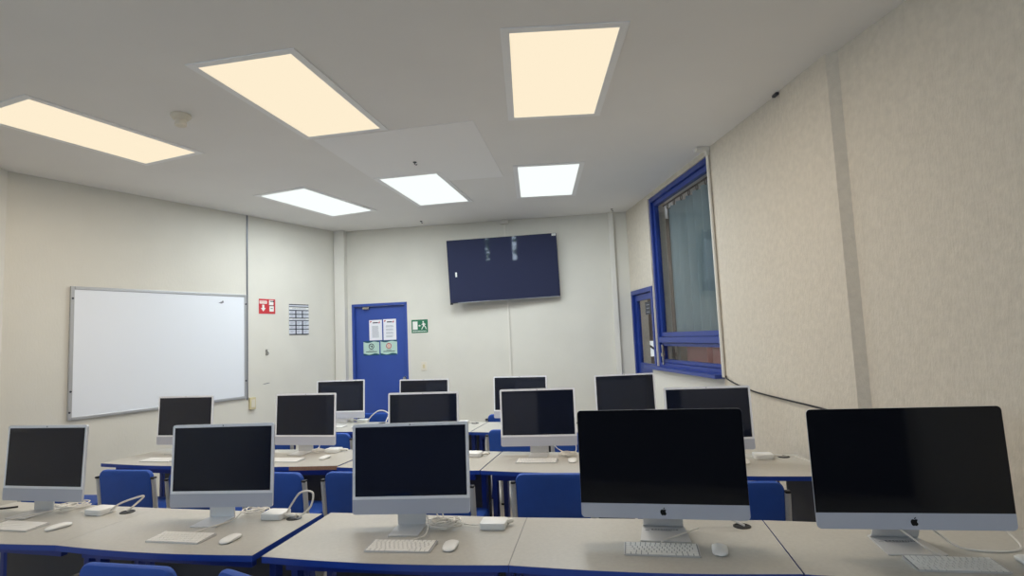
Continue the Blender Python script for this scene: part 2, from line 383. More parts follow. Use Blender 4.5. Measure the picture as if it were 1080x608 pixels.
tag(MB().prism([(-1.457, 4.168), (-.226, 3.932), (-.036, 5.368), (-1.235, 5.50)], ZC-.004, ZC).build('ceiling_patch', 'patch'), 'pale rectangular repair board fixed on the grey ceiling', 'ceiling board')
sd = thing('smoke_detector', 'cream round smoke detector on the ceiling between the left panels', 'smoke detector', at(-2.136, 3.62, ZC))
MB().lathe([(.062, 0), (.064, -.012), (.05, -.03), (.036, -.034)]).build('mounting_base', 'cream', sd, smooth=True)
MB().lathe([(.034, -.034), (.033, -.052), (.036, -.056), (.035, -.074), (.026, -.080)]).build('sensor_head', 'cream', sd, smooth=True)
for i, (x, y, lb) in enumerate(((-.796, 4.804, 'tiny dark hook on the pale ceiling repair board'), (-1.142, 7.25, 'tiny dark hook in the ceiling above the blue back door'), (1.296, 7.02, 'tiny dark hook in the ceiling near the right back corner'))):
    z = ZC-.004 if i == 0 else ZC
    b = MB(Matrix.Translation((x, y, z))); b.cyl((0, 0, -.006), .016, .006, 12); b.tube([(0, 0, -.006), (0, 0, -.02), (.012, 0, -.028), (.02, 0, -.02)], .004, 6)
    tag(b.build('ceiling_hook', 'dark_panel'), lb, 'hook')

# ------------------------------------------------------------------ left wall fittings
wb = thing('whiteboard', 'large aluminium framed whiteboard on the left wall', 'whiteboard', on(FL, 1.347, 1.6))
W, H = 1.732, 1.18
MB().box(-W/2+.02, W/2-.02, -.018, -.004, -H/2+.02, H/2-.02).build('writing_surface', 'board', wb)
for nm, q in (('frame_side', (-W/2, -W/2+.03, -.025, 0, -H/2, H/2)), ('frame_side', (W/2-.03, W/2, -.025, 0, -H/2, H/2)), ('frame_side', (-W/2+.03, W/2-.03, -.025, 0, H/2-.028, H/2)), ('frame_side', (-W/2+.03, W/2-.03, -.025, 0, -H/2, -H/2+.028))):
    MB().box(*q).build(nm, 'board_frame', wb, bevel=.004)
for x, z in ((-W/2+.015, H/2-.11), (-W/2+.015, -H/2+.25), (-W/2+.01, -H/2+.07), (W/2-.015, H/2-.11), (W/2-.015, -H/2+.2)):
    b = MB(); b.cyl((x, -.025, z), .009, -.004, 10, axis='y'); b.build('fixing_screw', 'dark_panel', wb)
b = MB(); b.prism([(.52, .485), (.56, .478), (.585, .492), (.575, .515), (.56, .50)], -.0195, -.018, 'y'); b.build('marker_smudge', 'smudge', wb)
b = MB(on(FL, 0)); b.box(2.222, 2.236, -.012, 0, .99, ZC-.002); tag(b.build('cable_cover', 'rail', bevel=.002), 'thin grey cable cover running down beside the whiteboard', 'cable cover')
sk = thing('wall_socket', 'yellowed plastic socket box at the lower right whiteboard corner', 'socket', on(FL, 2.285, .945))
MB().prism(rr(.075, .135, .006), -.03, 0, 'y').build('box', 'ivory', sk, bevel=.003)
b = MB(); b.prism(rr(.045, .09, .005), -.036, -.0305, 'y'); b.build('cover_plate', 'cream', sk, bevel=.002)
hk = thing('wall_hook', 'small steel hook on the left wall below the red sign', 'hook', on(FL, 2.485, 1.517))
MB().prism(rr(.03, .075, .01), -.006, 0, 'y').build('hook_plate', 'steel', hk, bevel=.002)
MB().tube(spline([(0, -.006, .02), (0, -.03, .015), (0, -.035, -.02), (0, -.02, -.03)], 5), .005).build('hook_arm', 'steel', hk, smooth=True)
b = MB(on(FL, 2.48, 1.15)); b.prism([(-.05, 0), (-.02, -.004), (.03, 0), (.055, .008), (.02, .008), (-.03, .004)], -.0015, 0, 'y')
tag(b.build('wall_scratch', 'smudge'), 'faint grey scrape on the left wall beneath the hook', 'scrape')

def lines(b, x0, x1, z0, n, pitch, h, y=-.0035, jag=.0, y1=-.0015):
    for i in range(n):
        b.box(x0, x1-random.random()*jag, y, y1, z0-i*pitch-h, z0-i*pitch)
# red fire extinguisher sign
sg = thing('fire_sign', 'red fire extinguisher sign with arrow, beside the whiteboard', 'sign', on(FL, 2.497, 2.065))
MB().box(-.112, .112, -.003, 0, -.09, .087).build('sign_plate', 'red', sg)
b = MB(); b.box(-.105, -.005, -.0045, -.0028, .03, .065); b.prism([(-.068, .018), (-.04, .018), (-.04, -.022), (-.02, -.022), (-.054, -.062), (-.088, -.022), (-.068, -.022)], -.0045, -.0028, 'y')
b.build('banner_and_arrow', 'sign_white', sg)
b = MB(); b.prism(rr(.06, .065, .008, cx=.06, cy=-.03), -.0045, -.0028, 'y'); b.prism(rr(.06, .06, .006, cx=.055, cy=.045), -.0045, -.0028, 'y')
b.build('pictogram', 'sign_white', sg)
b = MB(); b.box(.038, .075, -.006, -.0044, .055, .066); b.prism([(.07, .06), (.09, .07), (.095, .052), (.084, .05)], -.006, -.0044, 'y'); b.box(.045, .075, -.006, -.0044, -.03, -.022); b.box(.028, .09, -.006, -.0044, .004, .011)
b.build('pictogram_print', 'ink', sg)
b = MB(); lines(b, -.098, -.012, .054, 1, .02, .012, -.0055, y1=-.0044); b.build('banner_text', 'skin_ink', sg)
# notice board of rules
nt_ = thing('rules_notice', 'white notice of printed rules on the left wall near the corner', 'notice', on(FL, 2.957, 1.912, .002))
MB().box(-.15, .15, -.004, 0, -.19, .19).build('notice_sheet', 'table_ink', nt_)
b = MB()
for z in (.19, .162, .118, .07, .022, -.012, -.07, -.118, -.182): b.box(-.15, .15, -.0055, -.0038, z-.011, z)
for z0, z1 in ((.118, .022), (-.012, -.182)):
    for x in (-.05, .052): b.box(x-.008, x+.008, -.0055, -.0038, z1, z0)
b.build('table_rules', 'ink', nt_)
b = MB(); b.box(-.142, .142, -.0052, -.0038, .126, .152); b.box(-.142, .142, -.0052, -.0038, -.004, .012); b.build('heading_bands', 'sign_white', nt_)
b = MB()
for z in (.143, .008):
    x = -.10
    while x < .10: w = .008+random.random()*.008; b.box(x, x+w, -.0062, -.005, z-.012, z); x += w+.007
for z in (.098, .05, -.04, -.09, -.145):
    for x in (-.13, -.035, .07):
        b.box(x, x+.055, -.0055, -.0038, z-.003, z+.002); b.box(x, x+.04, -.0055, -.0038, z-.014, z-.009)
b.build('lettering', 'grey_ink', nt_)

# ------------------------------------------------------------------ back wall fittings
def sheet(name, label, s0, s1, z0, z1, base):
    t = thing(name, label, 'notice', on(FB, (s0+s1)/2, (z0+z1)/2, -.045)); w, h = s1-s0, z1-z0
    MB().box(-w/2, w/2, -.003, -.0005, -h/2, h/2).build('paper', base, t); return t, w, h
for s0, s1, z0, z1, lb, nl in ((.4075, .588, 1.61, 1.886, 'white printed notice, upper left of four on the blue door', 9), (.608, .787, 1.607, 1.89, 'white printed notice, upper right of four on the blue door', 4)):
    t, w, h = sheet('door_notice', lb, s0, s1, z0, z1, 'paper')
    b = MB(); b.box(-w*.22, w*.2, -.0042, -.0028, h*.34, h*.39); b.build('title_text', 'ink', t)
    b = MB(); b.prism([(w*.22, h*.33), (w*.34, h*.33), (w*.34, h*.44), (w*.27, h*.4)], -.0042, -.0028, 'y'); b.prism([(-w*.42, h*.36), (-w*.3, h*.42), (-w*.3, h*.44), (-w*.42, h*.46)], -.0042, -.0028, 'y'); b.build('title_emblem', 'pink_ink', t)
    b = MB()
    if nl == 9: lines(b, -w*.28, w*.3, h*.2, 13, h*.045, h*.02, -.0042, .02, -.0028)
    else:
        for q in range(4): lines(b, -w*.3, w*.34, h*(.2-.16*q), 3, h*.035, h*.016, -.0042, .03, -.0028)
    b.build('lettering', 'grey_ink', t)
def wave(b, w, h, top):
    P = []; n = 14
    for i in range(n+1):
        t = i/n; x = -w/2+w*t; P.append((x, (h/2-h*(.05+.09*math.sin(t*4.2+.3)**2*(1-.3*t))) if top else (-h/2+h*(.05+.09*math.sin(t*4.2+1.6)**2))))
    P += [(w/2, h/2), (-w/2, h/2)] if top else [(w/2, -h/2), (-w/2, -h/2)]
    b.prism(P, -.0042, -.0028, 'y')
for s0, s1, z0, z1, lb, red in ((.321, .544, 1.408, 1.604, 'mint green sheet with a black round symbol on the blue door', 0), (.562, .795, 1.404, 1.604, 'mint green sheet with a red hand symbol on the blue door', 1)):
    t, w, h = sheet('door_notice', lb, s0, s1, z0, z1, 'mint')
    b = MB(); wave(b, w, h, True); b.build('wave_border', 'teal', t); b = MB(); wave(b, w, h, False); b.build('wave_border', 'teal', t)
    b = MB(); b.tube([(.034*math.cos(a), -.0035, h*.12+.034*math.sin(a)) for a in [2*PI*q/24 for q in range(25)]], .0045, 6, flat=(.005, .001)); b.build('symbol_ring', 'pink_ink' if red else 'ink', t)
    b = MB()
    if red: b.prism(rr(.034, .042, .012, cy=h*.11), -.0042, -.0028, 'y'); b.prism(rr(.012, .02, .005, cx=-.005, cy=h*.24), -.0042, -.0028, 'y')
    else: b.prism(rr(.02, .026, .008, cx=.006, cy=h*.12), -.0042, -.0028, 'y'); b.prism(rr(.012, .012, .004, cx=-.014, cy=h*.16), -.0042, -.0028, 'y')
    b.build('symbol', 'skin_ink' if red else 'ink', t)
    b = MB(); b.box(-w*.15, w*.15, -.0042, -.0028, -h*.16, -h*.13); b.box(-w*.34, w*.36, -.0042, -.0028, -h*.27, -h*.225); b.build('lettering', 'ink', t)
ex = thing('exit_sign', 'green exit sign with running figure, right of the blue door', 'sign', on(FB, 1.13, 1.772))
MB().box(-.112, .112, -.004, 0, -.088, .088).build('sign_plate', 'green', ex)
b = MB(); b.box(-.095, -.028, -.0055, -.0038, -.045, .065); b.build('doorway_symbol', 'sign_white', ex)
b = MB(); b.prism([(-.018, .006), (.0, .022), (.0, .012), (.014, .012), (.014, .0), (.0, .0), (.0, -.008)], -.0055, -.0038, 'y'); b.build('arrow', 'sign_white', ex)
b = MB(); b.cyl((.05, -.0038, .056), .011, -.0017, 14, axis='y')
for q in ([(.042, .04), (.066, .044), (.068, .002), (.046, .0)], [(.046, .04), (.026, .02), (.03, .013), (.05, .03)], [(.06, .042), (.086, .022), (.082, .014), (.06, .03)], [(.048, .004), (.032, -.02), (.022, -.042), (.032, -.046), (.042, -.024), (.058, -.002)], [(.056, .004), (.074, -.014), (.086, -.044), (.096, -.04), (.084, -.008), (.068, .01)]):
    b.prism(q, -.0055, -.0038, 'y')
b.build('running_figure', 'sign_white', ex)
b = MB(); x = -.095
while x < .09: w = .012+random.random()*.014; b.box(x, min(x+w, .095), -.0055, -.0038, -.072, -.062); x += w+.005
b.build('caption_text', 'sign_white', ex)
sw = thing('light_switch', 'cream light switch plate on the back wall near the door', 'switch', on(FB, 1.175, 1.24))
MB().prism(rr(.075, .115, .006), -.01, 0, 'y').build('cover_plate', 'cream', sw, bevel=.003)
MB().prism(rr(.03, .05, .003), -.016, -.0105, 'y').build('rocker', 'ivory', sw, bevel=.002)

tvm = Matrix.Translation((-.105, 7.272, 2.462)) @ Matrix.Rotation(math.radians(-3.39), 4, 'Z') @ Matrix.Rotation(math.radians(4.6), 4, 'X') @ Matrix.Rotation(math.radians(-1.1), 4, 'Y')
tv = thing('television', 'large black flat television tilted forward on the back wall', 'television', tvm)
W, H = 1.43, .82
MB().prism(rr(W, H, .006), .0, .035, 'y').build('housing', 'tv_frame', tv, bevel=.003)
MB().prism(rr(W-.012, H-.014, .003, cy=.002), -.003, .0, 'y').build('screen', 'tv', tv)
b = MB(); b.box(-W/2+.1, W/2, -.006, .0, -H/2, -H/2+.007); b.build('lower_trim', 'tv_trim', tv, bevel=.001)
b = MB(); b.box(W/2-.062, W/2-.008, -.0045, -.002, H/2-.034, H/2-.004); b.build('corner_sticker', 'sign_white', tv)
b = MB(); b.box(-W/2+.09, -W/2+.112, -.0045, -.002, -.07, -.01); b.build('side_sticker', 'sign_white', tv)
b = MB(); b.box(-W/2+.0, -W/2+.035, -.008, .02, -H/2-.016, -H/2+.002); b.build('corner_foot', 'black_plastic', tv)
b = MB(); b.box(-.22, .22, .035, .055, -.2, .2); b.box(-.06, .06, .055, .075, -.1, .1); b.box(-.14, .14, .075, .10, -.14, .14); b.build('wall_bracket', 'black_plastic', tv, bevel=.004)
cv = thing('cable_cover', 'white cable cover running down the back wall behind the television', 'cable cover', on(FB, 2.335, 0, .002))
MB().box(-.012, .012, -.014, 0, .55, ZC-.03).build('channel', 'conduit', cv, bevel=.003)
MB().box(-.05, .05, -.045, 0, ZC-.05, ZC-.002).build('junction_box', 'conduit', cv, bevel=.004)

# ------------------------------------------------------------------ right wall fittings
cd = thing('wall_conduit', 'white vertical conduit at the near edge of the tall blue window', 'conduit', on(FR, 2.468, 0))
MB().tube([(0, -.016, 1.16), (0, -.016, ZC-.06)], .014, 12).build('pipe', 'conduit', cd, smooth=True)
b = MB(); b.box(-.03, .03, -.12, 0, ZC-.035, ZC-.002); b.box(-.02, .02, -.035, 0, ZC-.07, ZC-.035); b.build('ceiling_bracket', 'conduit', cd, bevel=.004)
P = [(1.742, 4.735, 1.175), (1.748, 4.72, 1.15), (1.762, 4.569, 1.118), (1.785, 4.289, 1.085), (1.815, 3.95, 1.07), (1.838, 3.68, 1.062), (1.85, 3.40, 1.055)]
P = [(x-.008, y, z) for x, y, z in P]
tag(MB().tube(spline(P), .006, 8).build('wall_cable', 'cable_black', smooth=True), 'black cable sagging along the right wall from the conduit', 'cable')
b = MB(); b.box(1.815, 1.838, 3.66, 3.72, ZC-.02, ZC-.002); tag(b.build('ceiling_fixing', 'dark_panel', bevel=.003), 'small dark fixing where the ceiling meets the right column', 'bracket')

# ------------------------------------------------------------------ desks
ZD = .73
def lerp(a, b, t): return (a[0]+(b[0]-a[0])*t, a[1]+(b[1]-a[1])*t)
def desk(label, nl, nr, fr_, fl, group, bulge=.028, bare=None, side_panel=False, grommet=True, modesty=True, rail=True):
    """nl, nr near corners, fr_, fl far corners, world xy"""
    o = ((nl[0]+nr[0]+fr_[0]+fl[0])/4, (nl[1]+nr[1]+fr_[1]+fl[1])/4)
    yaw = math.degrees(math.atan2(nr[1]-nl[1], nr[0]-nl[0])); m = at(o[0], o[1], 0, yaw)
    t = thing('computer_desk', label, 'desk', m, group); inv = m.inverted()
    loc = lambda p: tuple((inv @ Vector((p[0], p[1], 0)))[:2])
    a, b, c, d = map(loc, (nl, nr, fr_, fl)); n = 14
    front = [(a[0]+(b[0]-a[0])*i/n, a[1]+(b[1]-a[1])*i/n-bulge*math.sin(PI*i/n)) for i in range(n+1)]
    poly = front+[c, d]
    MB().prism(poly, ZD-.0015, ZD).build('tabletop', 'desk_top', t)
    MB().prism([(x*.9995, y*.9995) for x, y in poly], ZD-.026, ZD-.0016).build('edge_band', 'desk_band', t)
    if bare:
        i0, i1 = bare; q = front[i0:i1+1]
        b_ = MB(); b_.prism([(x, y-.0012) for x, y in q]+[(x, y+.01) for x, y in q[::-1]], ZD-.027, ZD-.002)
        r = b_.build('bare_edge', 'chipboard', t); r['label'] = 'bare brown chipboard edge where the blue band is missing'
    if grommet:
        g = (c[0]-.10, c[1]-.085)
        gb = MB(Matrix.Translation((g[0], g[1], ZD))); gb.lathe([(.036, 0), (.036, .003), (.029, .004), (.028, .0012)], 24); gb.build('grommet', 'black_plastic', t, smooth=True)
    for (px, py), sx, sy in ((a, 1, 1), (b, -1, 1), (c, -1, -1), (d, 1, -1)):
        x, y = px+sx*.035, py+(sy*.06 if sy < 0 else .20)
        lg = MB(); lg.box(x-.016, x+.016, y-.025, y+.025, .012, ZD-.026); l = lg.build('leg', 'desk_leg', t, bevel=.003)
        MB().box(x-.02, x+.02, y-.029, y+.029, 0, .014).build('foot_cap', 'black_plastic', l)
    y0 = max(a[1], b[1])+.075
    if rail: MB().box(a[0]+.06, b[0]-.06, y0, y0+.03, ZD-.08, ZD-.026).build('front_rail', 'desk_leg', t)
    y1 = min(c[1], d[1])-.06
    x0, x1 = max(a[0], d[0])+.07, min(b[0], c[0])-.07
    if modesty:
        MB().box(x0, x1, y1-.02, y1, .22, ZD-.09).build('modesty_panel', 'dark_panel', t)
        MB().box(x0, x1, y1-.03, y1+.005, ZD-.09, ZD-.07).build('panel_rail', 'rail', t)
    if side_panel:
        s = MB(); s.prism([(b[0]-.10, b[1]+.09), (b[0]-.075, b[1]+.09), (c[0]-.075, c[1]-.09), (c[0]-.10, c[1]-.09)], .04, ZD-.03); s.build('side_panel', 'dark_panel', t)
    return t
FG, MG, BG = 'computer desks of the front row', 'computer desks of the middle row', 'computer desks of the back row'
desk('grey front-row desk at the left edge, carrying the leftmost computer', (-3.09, 2.865), (-2.088, 2.612), (-1.972, 3.148), (-2.97, 3.415), FG)
desk('grey front-row desk second from the left, dark gap at its right side', (-2.0862, 2.6115), (-1.10, 2.380), (-.995, 2.912), (-1.9702, 3.1475), FG)
desk('grey front-row desk in the middle, carrying the computer with a coiled cable', (-1.055, 2.364), (-.058, 2.168), (.022, 2.712), (-.955, 2.924), FG)
desk('grey front-row desk under the middle one of the black-bezel computers', (-.0565, 2.1672), (.937, 1.987), (1.038, 2.535), (.0235, 2.7115), FG)
desk('grey front-row desk in the right corner under the rightmost computer', (.942, 1.984), (1.92, 1.80), (1.95, 2.30), (1.043, 2.535), FG, grommet=False)
E = [(-3.256, 4.496), (-2.245, 4.20), (-1.262, 3.985), (-.255, 3.700), (.73, 3.435), (1.775, 3.19)]
Fv = [(-3.09, 5.06), (-2.10, 4.785), (-1.115, 4.57), (-.125, 4.275), (.855, 4.01), (1.81, 3.77)]
ML = ['middle-row desk nearest the whiteboard, left end of its row', 'middle-row desk with a bare chipboard edge at its right corner', 'middle-row desk behind the central front computer', 'middle-row desk carrying the keyboard beside the blue seat back, right of centre', 'middle-row desk at the right end of its row, against the right wall']
for i in range(5):
    e = .004
    desk(ML[i], (E[i][0]+e, E[i][1]-e*.25), (E[i+1][0]-e, E[i+1][1]+e*.25+(.045 if i == 1 else 0)), (Fv[i+1][0]-e, Fv[i+1][1]), (Fv[i][0]+e, Fv[i][1]), MG, bare=(9, 14) if i == 1 else None, side_panel=(i in (1, 4)), modesty=(i != 4), rail=(i != 4))
G_ = [(-2.43, 5.80), (-1.44, 5.515), (-.436, 5.225), (.55, 4.955), (1.44, 4.735)]
H_ = [(-2.28, 6.38), (-1.30, 6.095), (-.300, 5.80), (.68, 5.53), (1.52, 5.30)]
BLb = ['back-row desk in front of the blue door', 'back-row desk right of the one in front of the blue door', 'back-row desk in front of the television cable', 'back-row desk at the right end below the blue window']
for i in range(4):
    e = .004
    desk(BLb[i], (G_[i][0]+e, G_[i][1]), (G_[i+1][0]-e, G_[i+1][1]), (H_[i+1][0]-e, H_[i+1][1]), (H_[i][0]+e, H_[i][1]), BG)

# ------------------------------------------------------------------ computers
def bez(path):
    """sample a compact svg-like list: ('M',x,y) and ('c',x1,y1,x2,y2,x,y) relative cubics"""
    out = []; cur = (0, 0)
    for q in path:
        if q[0] == 'M': cur = q[1:]; out.append(cur)
        else:
            p0 = cur; c1 = (p0[0]+q[1], p0[1]+q[2]); c2 = (p0[0]+q[3], p0[1]+q[4]); p3 = (p0[0]+q[5], p0[1]+q[6])
            for i in range(1, 6):
                t = i/5; u = 1-t
                out.append(tuple(u**3*p0[k]+3*u*u*t*c1[k]+3*u*t*t*c2[k]+t**3*p3[k] for k in (0, 1)))
            cur = p3
    return out
APPLE = bez([('M', 18.71, 19.5), ('c', -.83, 1.24, -1.71, 2.45, -3.05, 2.47), ('c', -1.34, .03, -1.77, -.79, -3.29, -.79), ('c', -1.53, 0, -2, .77, -3.27, .82), ('c', -1.31, .05, -2.3, -1.32, -3.14, -2.53),
             ('c', -1.71, -2.47, -3.02, -7.02, -1.26, -10.08), ('c', .87, -1.52, 2.43, -2.48, 4.12, -2.51), ('c', 1.28, -.02, 2.5, .87, 3.29, .87), ('c', .78, 0, 2.26, -1.07, 3.81, -.91), ('c', .65, .03, 2.47, .26, 3.64, 1.98),
             ('c', -.09, .06, -2.17, 1.28, -2.15, 3.81), ('c', .03, 3.02, 2.65, 4.03, 2.68, 4.04), ('c', -.03, .07, -.42, 1.44, -1.38, 2.83)])[:-1]
LEAF = bez([('M', 13, 3.5), ('c', .73, -.83, 1.94, -1.46, 2.94, -1.5), ('c', .13, 1.17, -.34, 2.35, -1.04, 3.19), ('c', -.69, .85, -1.83, 1.51, -2.95, 1.42), ('c', -.15, -1.15, .41, -2.35, 1.05, -3.11)])[:-1]

def make_small(label, mtx):
    """24 inch all-in-one; origin on the desk under the screen face, -y towards the user"""
    t = thing('desktop_computer', label, 'computer', mtx, 'all-in-one desktop computers')
    W, H, z0 = .547, .405, .055; T = Matrix.Translation((0, 0, z0)) @ Matrix.Rotation(math.radians(-3.2), 4, 'X')
    MB(T).prism(rr(W, H, .012, cy=H/2), .002, .0115, 'y').build('housing', 'alu', t, bevel=.001)
    fb = MB(T).prism(rr(W, H, .012, cy=H/2), 0, .002, 'y').build('bezel', 'bezel', t)
    MB(T).box(-W/2+.0135, W/2-.0135, -.0012, .0005, .079, H-.0145).build('screen', 'screen', t)
    MB(T).prism(rr(W-.0008, .0655, (.012, .012, 0, 0), cy=.0655/2), -.0008, .0004, 'y').build('chin', 'alu_chin', t)
    MB(T).cyl((0, .0002, H-.0072), .0028, -.001, 10, axis='y').build('camera', 'black_plastic', fb)
    n = MB(); n.box(-.066, .066, .014, .022, 0.002, .20); n.box(-.05, .05, .012, .03, .16, .23); n.build('stand', 'alu_stand', t, bevel=.002)
    MB().prism(rr(.134, .158, .004, cx=0, cy=-.055), 0, .0055).build('foot', 'alu_stand', t, bevel=.001)
    return t
def make_big(label, mtx):
    """27 inch all-in-one with edge to edge black glass and an aluminium chin"""
    t = thing('desktop_computer', label, 'computer', mtx, 'all-in-one desktop computers')
    W, H, z0, ch = .65, .427, .09, .057; T = Matrix.Translation((0, 0, z0)) @ Matrix.Rotation(math.radians(-2.2), 4, 'X')
    b = MB(T); outer = rr(W, H, .016, 6, cy=H/2)
    rings = []
    for k, y in ((1, .001), (1, .0055), (.96, .011), (.8, .024), (.55, .036), (.25, .042)):
        rings.append([(x*k, y, H/2+(z-H/2)*k) for x, z in outer])
    b.loft(rings); b.build('housing', 'alu', t, smooth=True)
    MB(T).prism(rr(W-.001, H-ch, (0, 0, .016, .016), 6, cy=ch+(H-ch)/2), -.0008, .0012, 'y').build('screen', 'screen_dark', t)
    cn = MB(T).prism(rr(W, ch, (.016, .016, 0, 0), 6, cy=ch/2), -.0008, .0012, 'y').build('chin', 'alu_chin', t)
    k = .031/20.5
    lg = MB(T)
    for P in (APPLE, LEAF): lg.prism([((x-12)*k, ch/2-(y-12)*k) for x, y in P], -.0014, -.0006, 'y')
    lg.build('logo', 'logo', cn)
    prof = [(.018, .26), (.06, .235), (.105, .16), (.135, .085), (.155, .03), (.172, .007), (.19, .004)]
    up, dn = [], []
    S = spline([(0, y, z) for y, z in prof], 5); rings = []
    for i, p in enumerate(S):
        d = (S[min(i+1, len(S)-1)]-S[max(i-1, 0)]).normalized(); nrm = Vector((0, -d.z, d.y)); hw = .078+.006*i/len(S)
        rings.append([(-hw, p.y, p.z), (hw, p.y, p.z), (hw, p.y+nrm.y*.005, p.z+nrm.z*.005), (-hw, p.y+nrm.y*.005, p.z+nrm.z*.005)])
    MB().loft(rings).build('stand', 'alu_stand', t, smooth=True)
    ft = MB().prism([(-.100+.004, .004), (-.096, 0), (.096, 0), (.1, .004), (.086, .195), (-.086, .195)], 0, .0055).build('foot', 'alu_stand', t, bevel=.001)
    b = MB(); x = -.05
    while x < .06: w = .004+random.random()*.008; b.box(x, x+w, .128, .136, .0054, .0062); x += w+.003
    b.box(-.075, -.058, .12, .1225, .0054, .0062); b.box(-.05, .03, .12, .1215, .0054, .0062)
    b.build('etched_marks', 'smudge', ft)
    return t
ZT = ZD+.0006
protoS = make_small('silver computer at the left edge of the front row', at(-2.619, 3.184-.01, ZT, -12.5))
for x, y, yw, lb in (
    (-1.499, 2.902, -6.2, 'silver computer second from left in the front row'),
    (-.504, 2.654, -4.93, 'silver computer in the centre of the front row, coiled cable beside it'),
    (-2.822, 4.859, -12.9, 'silver computer on the left end desk of the middle row, under the whiteboard'),
    (-1.701, 4.586, -14.3, 'silver computer on the middle-row desk with the bare chipboard edge'),
    (-.70, 4.235, -11.0, 'silver computer of the middle row showing above the central front computer'),
    (.144, 4.130, -8, 'silver computer of the middle row right of centre, keyboard visible in front'),
    (1.242, 3.746, -8.06, 'silver computer of the middle row by the right wall, half hidden'),
    (-1.892, 6.14, -9.8, 'silver computer of the back row left of the door notices, left end'),
    (-.934, 5.735, -18, 'silver computer of the back row right beside the blue door'),
    (.029, 5.566, -18.5, 'silver computer of the back row below the television'),
    (.989, 5.212, 0, 'silver computer of the back row at the right end, near the half glazed door')):
    dup(protoS, at(x, y, ZT, yw), lb)
make_big('large black-screened computer with silver chin and apple logo, front row right of centre', at(.563, 2.325, ZT, -11.9))
big2 = [o for o in COL.objects if o.name.startswith('desktop_computer') and 'right of centre' in o['label'] and 'apple' in o['label']][0]
dup(big2, at(1.397, 2.09, ZT, -9.5), 'large black-screened computer with silver chin and apple logo at the right edge')

# ------------------------------------------------------------------ keyboards and mice
def make_keyboard(label, mtx):
    t = thing('keyboard', label, 'keyboard', mtx, 'white keyboards on the desks'); W, D = .279, .115
    zt = lambda y: .0045+(.0105-.0045)*(y+D/2)/D
    b = MB(); o = rr(W, D, .007, 4)
    b.loft([[(x, y, 0) for x, y in o], [(x, y, zt(y)) for x, y in o]]); kb = b.build('case', 'kb_body', t)
    b = MB(); o = rr(W-.007, D-.007, .004, 3)
    b.loft([[(x, y, zt(y)-.0006) for x, y in o], [(x, y, zt(y)+.0002) for x, y in o]]); b.build('key_deck', 'key_well', t)
    b = MB(); rows = [(-.0455, [1, 1, 1, 1.25, 5.2, 1.25, 1, 1, 1]), (-.0275, [2.2]+[1]*10+[2.2]), (-.0095, [1.75]+[1]*11+[1.65]), (.0085, [1.4]+[1]*12+[1]), (.0265, [1]*13+[1.4]), (.0435, [1]*14)]
    for yc, ws in rows:
        tot = sum(ws); x = -(W-.012)/2; u = (W-.012)/tot
        for w in ws:
            x0, x1 = x+.0013, x+w*u-.0013; x += w*u; h = .0075
            z0 = zt(yc)
            lo = [(x0, yc-h, zt(yc-h)), (x1, yc-h, zt(yc-h)), (x1, yc+h, zt(yc+h)), (x0, yc+h, zt(yc+h))]
            b.loft([lo, [(p[0]+(.0004 if p[0] == x0 else -.0004), p[1], p[2]+.0022) for p in lo]])
    b.build('keys', 'key', t); return t
def make_mouse(label, mtx):
    t = thing('computer_mouse', label, 'mouse', mtx, 'white computer mice'); L, W, H = .1135, .057, .0205
    nx, ny = 10, 16; b = MB(); rings = []
    for j in range(ny+1):
        v = -1+2*j/ny; hw = W/2*(1-abs(v)**4.5)**.5 if abs(v) < 1 else 0; hw = max(hw, .004)
        ring = []
        for i in range(nx+1):
            u = -1+2*i/nx; z = .004+(H-.004)*max(0, 1-abs(v*.94-.06)**2.6)**.8*(1-.45*u*u)
            ring.append((u*hw, v*L/2, max(z, .0045)))
        ring += [(hw, v*L/2, .0035), (-hw, v*L/2, .0035)]
        rings.append(ring)
    b.loft(rings); b.build('shell', 'white_plastic', t, smooth='all')
    MB().prism(rr(W*.84, L*.9, .024, 6), 0, .0045).build('base', 'grey_base', t); return t
# (desk spot, yaw, label)
KB = [(-2.515, 2.905, -14, 'white keyboard cut by the left edge of the photo'), (-1.53, 2.622, -12.5, 'white keyboard before the second computer from left, front row'), (-.498, 2.396, -9, 'white keyboard before the central front computer'),
      (.525, 2.238, -11.5, 'white keyboard before the large computer right of centre'), (1.455, 1.995, -10.5, 'white keyboard before the large computer at the right edge'),
      (-2.80, 4.50, -14, 'pale keyboard on the left end desk of the middle row'), (-1.735, 4.282, -13, 'pale keyboard on the desk with the bare chipboard edge'),
      (.115, 3.885, -10, 'pale keyboard on the middle row behind the blue seat back'), (-1.90, 5.90, -12, 'pale keyboard on the back row before the blue door')]
k0 = make_keyboard(KB[0][3], at(KB[0][0], KB[0][1], ZT, KB[0][2]))
for x, y, yw, lb in KB[1:]: dup(k0, at(x, y, ZT, yw), lb)
MS = [(-2.272, 2.862, -28, 'white mouse on the leftmost front desk'), (-1.284, 2.573, -11, 'white mouse beside the second keyboard from left'), (-.293, 2.372, -5, 'white mouse near the coiled cable of the central desk'),
      (.737, 2.208, -16, 'white mouse right of the keyboard on the desk of the large computer'), (1.70, 1.985, -14, 'white mouse cut by the right edge of the photo'),
      (-1.445, 4.305, -14, 'small white mouse on the desk with the bare chipboard edge'), (.352, 3.845, -6, 'small pale mouse on the middle row right of centre'), (1.395, 3.60, -14, 'small pale mouse on the right end desk of the middle row'),
      (-1.64, 5.83, -25, 'tiny white mouse on the back row before the blue door')]
m0 = make_mouse(MS[0][3], at(MS[0][0], MS[0][1], ZT, MS[0][2]))
for x, y, yw, lb in MS[1:]: dup(m0, at(x, y, ZT, yw), lb)

